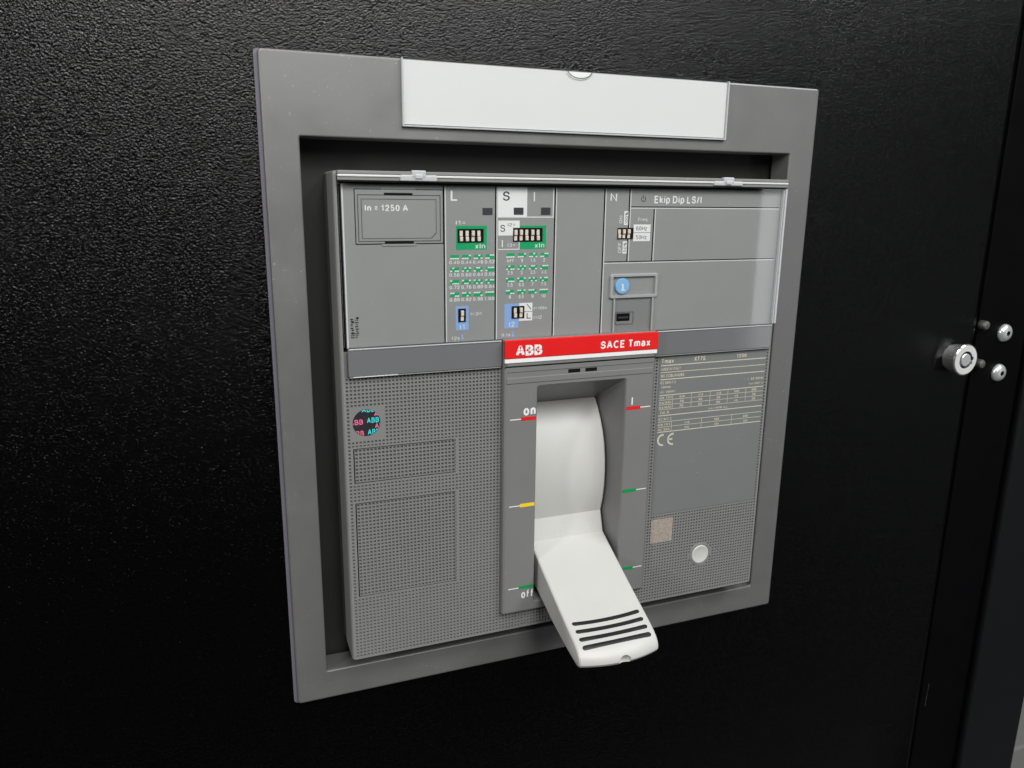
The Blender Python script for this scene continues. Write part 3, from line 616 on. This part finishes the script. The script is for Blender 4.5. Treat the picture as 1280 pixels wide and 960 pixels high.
build('brand_stripe', box(EX0 + .1, EX1 - .1, EY - .9, EY + .5, 151.0, 152.85, .15, 2), 'print_white', esc)
YB = EY - 1.23
build('emblem', text_vf('ABB', 95.7, 107.8, 154.0, 158.5, YB, bold=.058, spacing=.8), 'print_white', bar)
build('emblem_cut', join(sheet(95.4, 108.2, 156.15, 156.32, YB - .02), *[sheet(x, x + .17, 153.8, 158.7, YB - .02) for x in (97.55, 101.65, 105.85)]), 'red', bar)
text('SACE Tmax', 135.6, 160.5, 154.7, 158.1, YB, 'print_white', bar, bold=.032)
build('groove', box(EX0 + .3, EX1 - .3, EY - .04, EY + .2, 148.9, 149.35), 'gap_black', esc)
build('ledge', box(EX0 + 1.2, EX1 - 1.2, EY - .5, EY + .3, 149.5, 150.9, .2, 2), 'escutcheon_grey', esc)
build('groove', box(EX0 + 1.3, EX1 - 1.3, EY - .03, EY + .2, 146.6, 146.85), 'print_dark', esc)
build('ledge', box(EX0 + 1.2, EX1 - 1.2, EY - .32, EY + .2, 141.8, 144.4, .2, 2), 'escutcheon_grey', esc)
for xa, xb in ((120.8, 126.6), (129.1, 134.8)): build('slit', box(xa, xb, EY - .05, EY + .2, 144.8, 146.4), 'gap_black', esc)
YE = EY - .04
for xa, xb, z, m in ((98.9, 105.9, 125.8, 'mark_red'), (98.9, 105.9, 85.7, 'yellow'), (98.9, 105.9, 45.5, 'mark_green'), (150.5, 157.8, 126.0, 'mark_red'), (150.5, 157.8, 85.7, 'mark_green'), (150.5, 158.2, 45.6, 'mark_green')):
    build('position_mark', box(xa, xb, YE - .06, YE + .03, z - .8, z + .8), m, esc)
    hline(*((93.8, 98.9) if xa < 120 else (157.9, 163.1)), z, .42, 'print_soft', esc, YE)
text('on', 100.0, 105.7, 127.2, 130.6, YE, 'print_white', esc, bold=.046); text('I', 153.1, 153.75, 127.5, 131.0, YE, 'print_white', esc); text('off', 100.2, 105.9, 39.9, 43.9, YE, 'print_white', esc, bold=.032)

# ------------------------------------------------------------------ lever
PROF = [(16, 129), (12, 127), (10, 125.4), (7, 121.6), (4, 117), (1.2, 111.5), (-.8, 105.5), (-2.0, 99), (-2.5, 92), (-2.3, 85), (-1.3, 78), (0.5, 71.6), (-2.6, 61.8), (-8, 58.9), (-15, 55.3), (-22, 51.8), (-28, 48.8), (-36, 44.9), (-42, 42.0), (-46, 40.1), (-50, 38.1),
        (-52.5, 36.7), (-54.6, 35.2), (-56.2, 33.4), (-57, 31.6), (-57.0, 30.1), (-56.2, 28.9), (-54.6, 28.4), (-46, 30.2), (-38, 32.2), (-29, 34.7), (-12, 41.0), (-4, 42.4), (16, 42.4)]
HX0, HX1 = 109.0, 147.2
def bend(x, y): 
    s = min(1.0, max(0.0, (-y - 40) / 16)); s = s * s * (3 - 2 * s); u = (x - 128.1) / 19.1
    return y - 3.6 * s * (1 - u * u)
def offset(P, d):
    n = len(P); out = []
    for i in range(n):
        a = Vector(P[i - 1]); b = Vector(P[i]); c = Vector(P[(i + 1) % n])
        e1 = (b - a).normalized(); e2 = (c - b).normalized(); nn = Vector((e1.y + e2.y, -e1.x - e2.x))
        nn.normalize(); k = max(.45, nn.dot(Vector((e1.y, -e1.x)))); out.append(tuple(b + nn * (d / k)))
    return out
area2 = sum(PROF[i][0] * PROF[(i + 1) % len(PROF)][1] - PROF[(i + 1) % len(PROF)][0] * PROF[i][1] for i in range(len(PROF)))
SG = -1 if area2 > 0 else 1
def lever():
    secs = [(HX0, 0.8), (HX0 + .22, .33), (HX0 + .8, 0)] + [(HX0 + .8 + (HX1 - HX0 - 1.6) * k / 20, 0) for k in range(1, 20)] + [(HX1 - .8, 0), (HX1 - .22, .33), (HX1, .8)]
    loops = []
    for x, d in secs: loops.append([(x, bend(x, y), z) for y, z in offset(PROF, SG * d)])
    return loft(loops, True, True)
lev = build('lever', lever(), 'handle_white', brk, smooth=True, sharp=24)
cutter_me = bpy.data.meshes.new('cut'); bmc = bmesh.new()
bmesh.ops.create_uvsphere(bmc, u_segments=28, v_segments=18, radius=3.0)
bmc.transform(Matrix.Translation((128.8, -61.3, 30.0)))
bmc.to_mesh(cutter_me); bmc.free(); cutter_me.transform(Matrix.Translation(-ORIG[lev.name])); cutter_me.transform(Matrix.Scale(MM, 4))
cutter = bpy.data.objects.new('cut', cutter_me); COL.objects.link(cutter); cutter.parent = brk
md = lev.modifiers.new('b', 'BOOLEAN'); md.object = cutter; md.operation = 'DIFFERENCE'; md.solver = 'EXACT'
dg = bpy.context.evaluated_depsgraph_get(); dg.update(); nm = bpy.data.meshes.new_from_object(lev.evaluated_get(dg))
lev.modifiers.clear()
if len(nm.polygons) > 100:
    lev.data = nm
bpy.data.objects.remove(cutter)
def face_z(y):
    for (ya, za), (yb, zb) in zip(PROF[11:25], PROF[12:26]):
        if yb <= y <= ya: return za + (y - ya) / (yb - ya) * (zb - za)
    return 40
def grip(y0):
    V, F = [], []; n = 30; w = 1.1; xa, xb = 111.7, 144.5
    nrm = Vector((-.465, .885))
    xs = [xa, xa + .12, xa + .4] + [xa + .9 + (xb - xa - 1.8) * k / 24 for k in range(25)] + [xb - .4, xb - .12, xb]
    for x in xs:
        e = min(x - xa, xb - x); ww = w * math.sqrt(max(.04, 1 - (1 - min(e, w) / w) ** 2))
        u = (x - 128.1) / 16.4; yc = y0 - 1.0 * (1 - u * u)
        for s_, h in ((-1, -.05), (-.8, .10), (0, .13), (.8, .10), (1, -.05)):
            yf = yc + s_ * ww * -.885; y = yf
            for _ in range(12): y = yf - (bend(x, y) - y)
            V.append((x, yf + h * nrm.x, face_z(y) + h * nrm.y))
    for k in range(len(xs) - 1):
        for j in range(4): F.append((k * 5 + j, k * 5 + j + 1, (k + 1) * 5 + j + 1, (k + 1) * 5 + j))
    return V, F
for y0 in (-43.6, -47.3, -50.9, -54.3): build('grip_rib', grip(y0), 'rubber', lev, smooth=True)

# ------------------------------------------------------------------ lock, screws and stubs right of the breaker
lk = thing('cam_lock', 'round chrome tubular key lock standing out from the black door', 'lock', (372.3, DY, 132.4))
LX, LZ, LF = 372.3, 132.4, -5.2
build('barrel', lathe(LX, LZ, [(7.2, DY), (7.2, DY - 1.2), (7.8, DY - 1.5), (8.7, LF + 1.4), (9.0, LF + .9), (8.9, LF + .3), (8.5, LF), (4.9, LF), (4.9, LF + 1.0)], 48, False, False), 'chrome', lk, smooth=True)
build('face_ring', loft([ring(LX, LZ, 8.3, LF - .03, 48), ring(LX, LZ, 8.2, LF - .12, 48), ring(LX, LZ, 5.0, LF - .12, 48), ring(LX, LZ, 4.9, LF + .2, 48)]), 'bright_face', lk, smooth=True)
build('key_groove', loft([ring(LX, LZ, 4.9, LF + 1.0, 40), ring(LX, LZ, 3.0, LF + 1.0, 40)]), 'gap_black', lk)
plg = build('plug', lathe(LX, LZ, [(3.6, LF + 1.0), (3.6, LF), (3.3, LF - .3), (.5, LF - .35)], 36), 'zinc', lk, smooth=True)
build('key_notch', box(LX + 3.3, LX + 5.6, LF - .2, LF + .3, LZ - .2, LZ + 1.6, .1, 1), 'gap_black', lk)
build('key_tooth', box(LX + 2.6, LX + 4.6, LF - .8, LF + .2, LZ - 2.6, LZ - .4, .5, 2), 'chrome', lk)
def screw(x, z, label):
    t = thing('button_head_screw', label, 'screw', (x, 6.4, z), 'screws on the black post')
    y = 6.4
    build('screw_head', lathe(x, z, [(5.3, y), (5.3, y - .6), (4.9, y - 1.5), (4.2, y - 2.2), (3.0, y - 2.8), (1.5, y - 3.0), (1.3, y - 2.0)], 40), 'zinc', t, smooth=True)
    build('hex_socket', lathe(x, z, [(1.35, y - 2.98), (1.3, y - 2.1)], 6), 'gap_black', t)
    return t
screw(415.2, 143.8, 'upper silver button head screw on the black post right of the lock')
screw(415.4, 119.6, 'lower silver button head screw on the black post right of the lock')
for x, z, w in ((394.8, 149.8, 'upper'), (396.0, 126.8, 'lower')):  # small grey stubs of unidentified kind
    p = build('grey_stub', lathe(x, z, [(2.6, 6.4), (2.6, 3.0), (2.2, 2.2), (1.2, 1.9)], 28), 'dull_steel', None, (x, 6.4, z), smooth=True)
    tag(p, w + ' dull grey stub at the door edge beside the ' + w + ' silver screw', 'pin', 'dull stubs at the door edge')
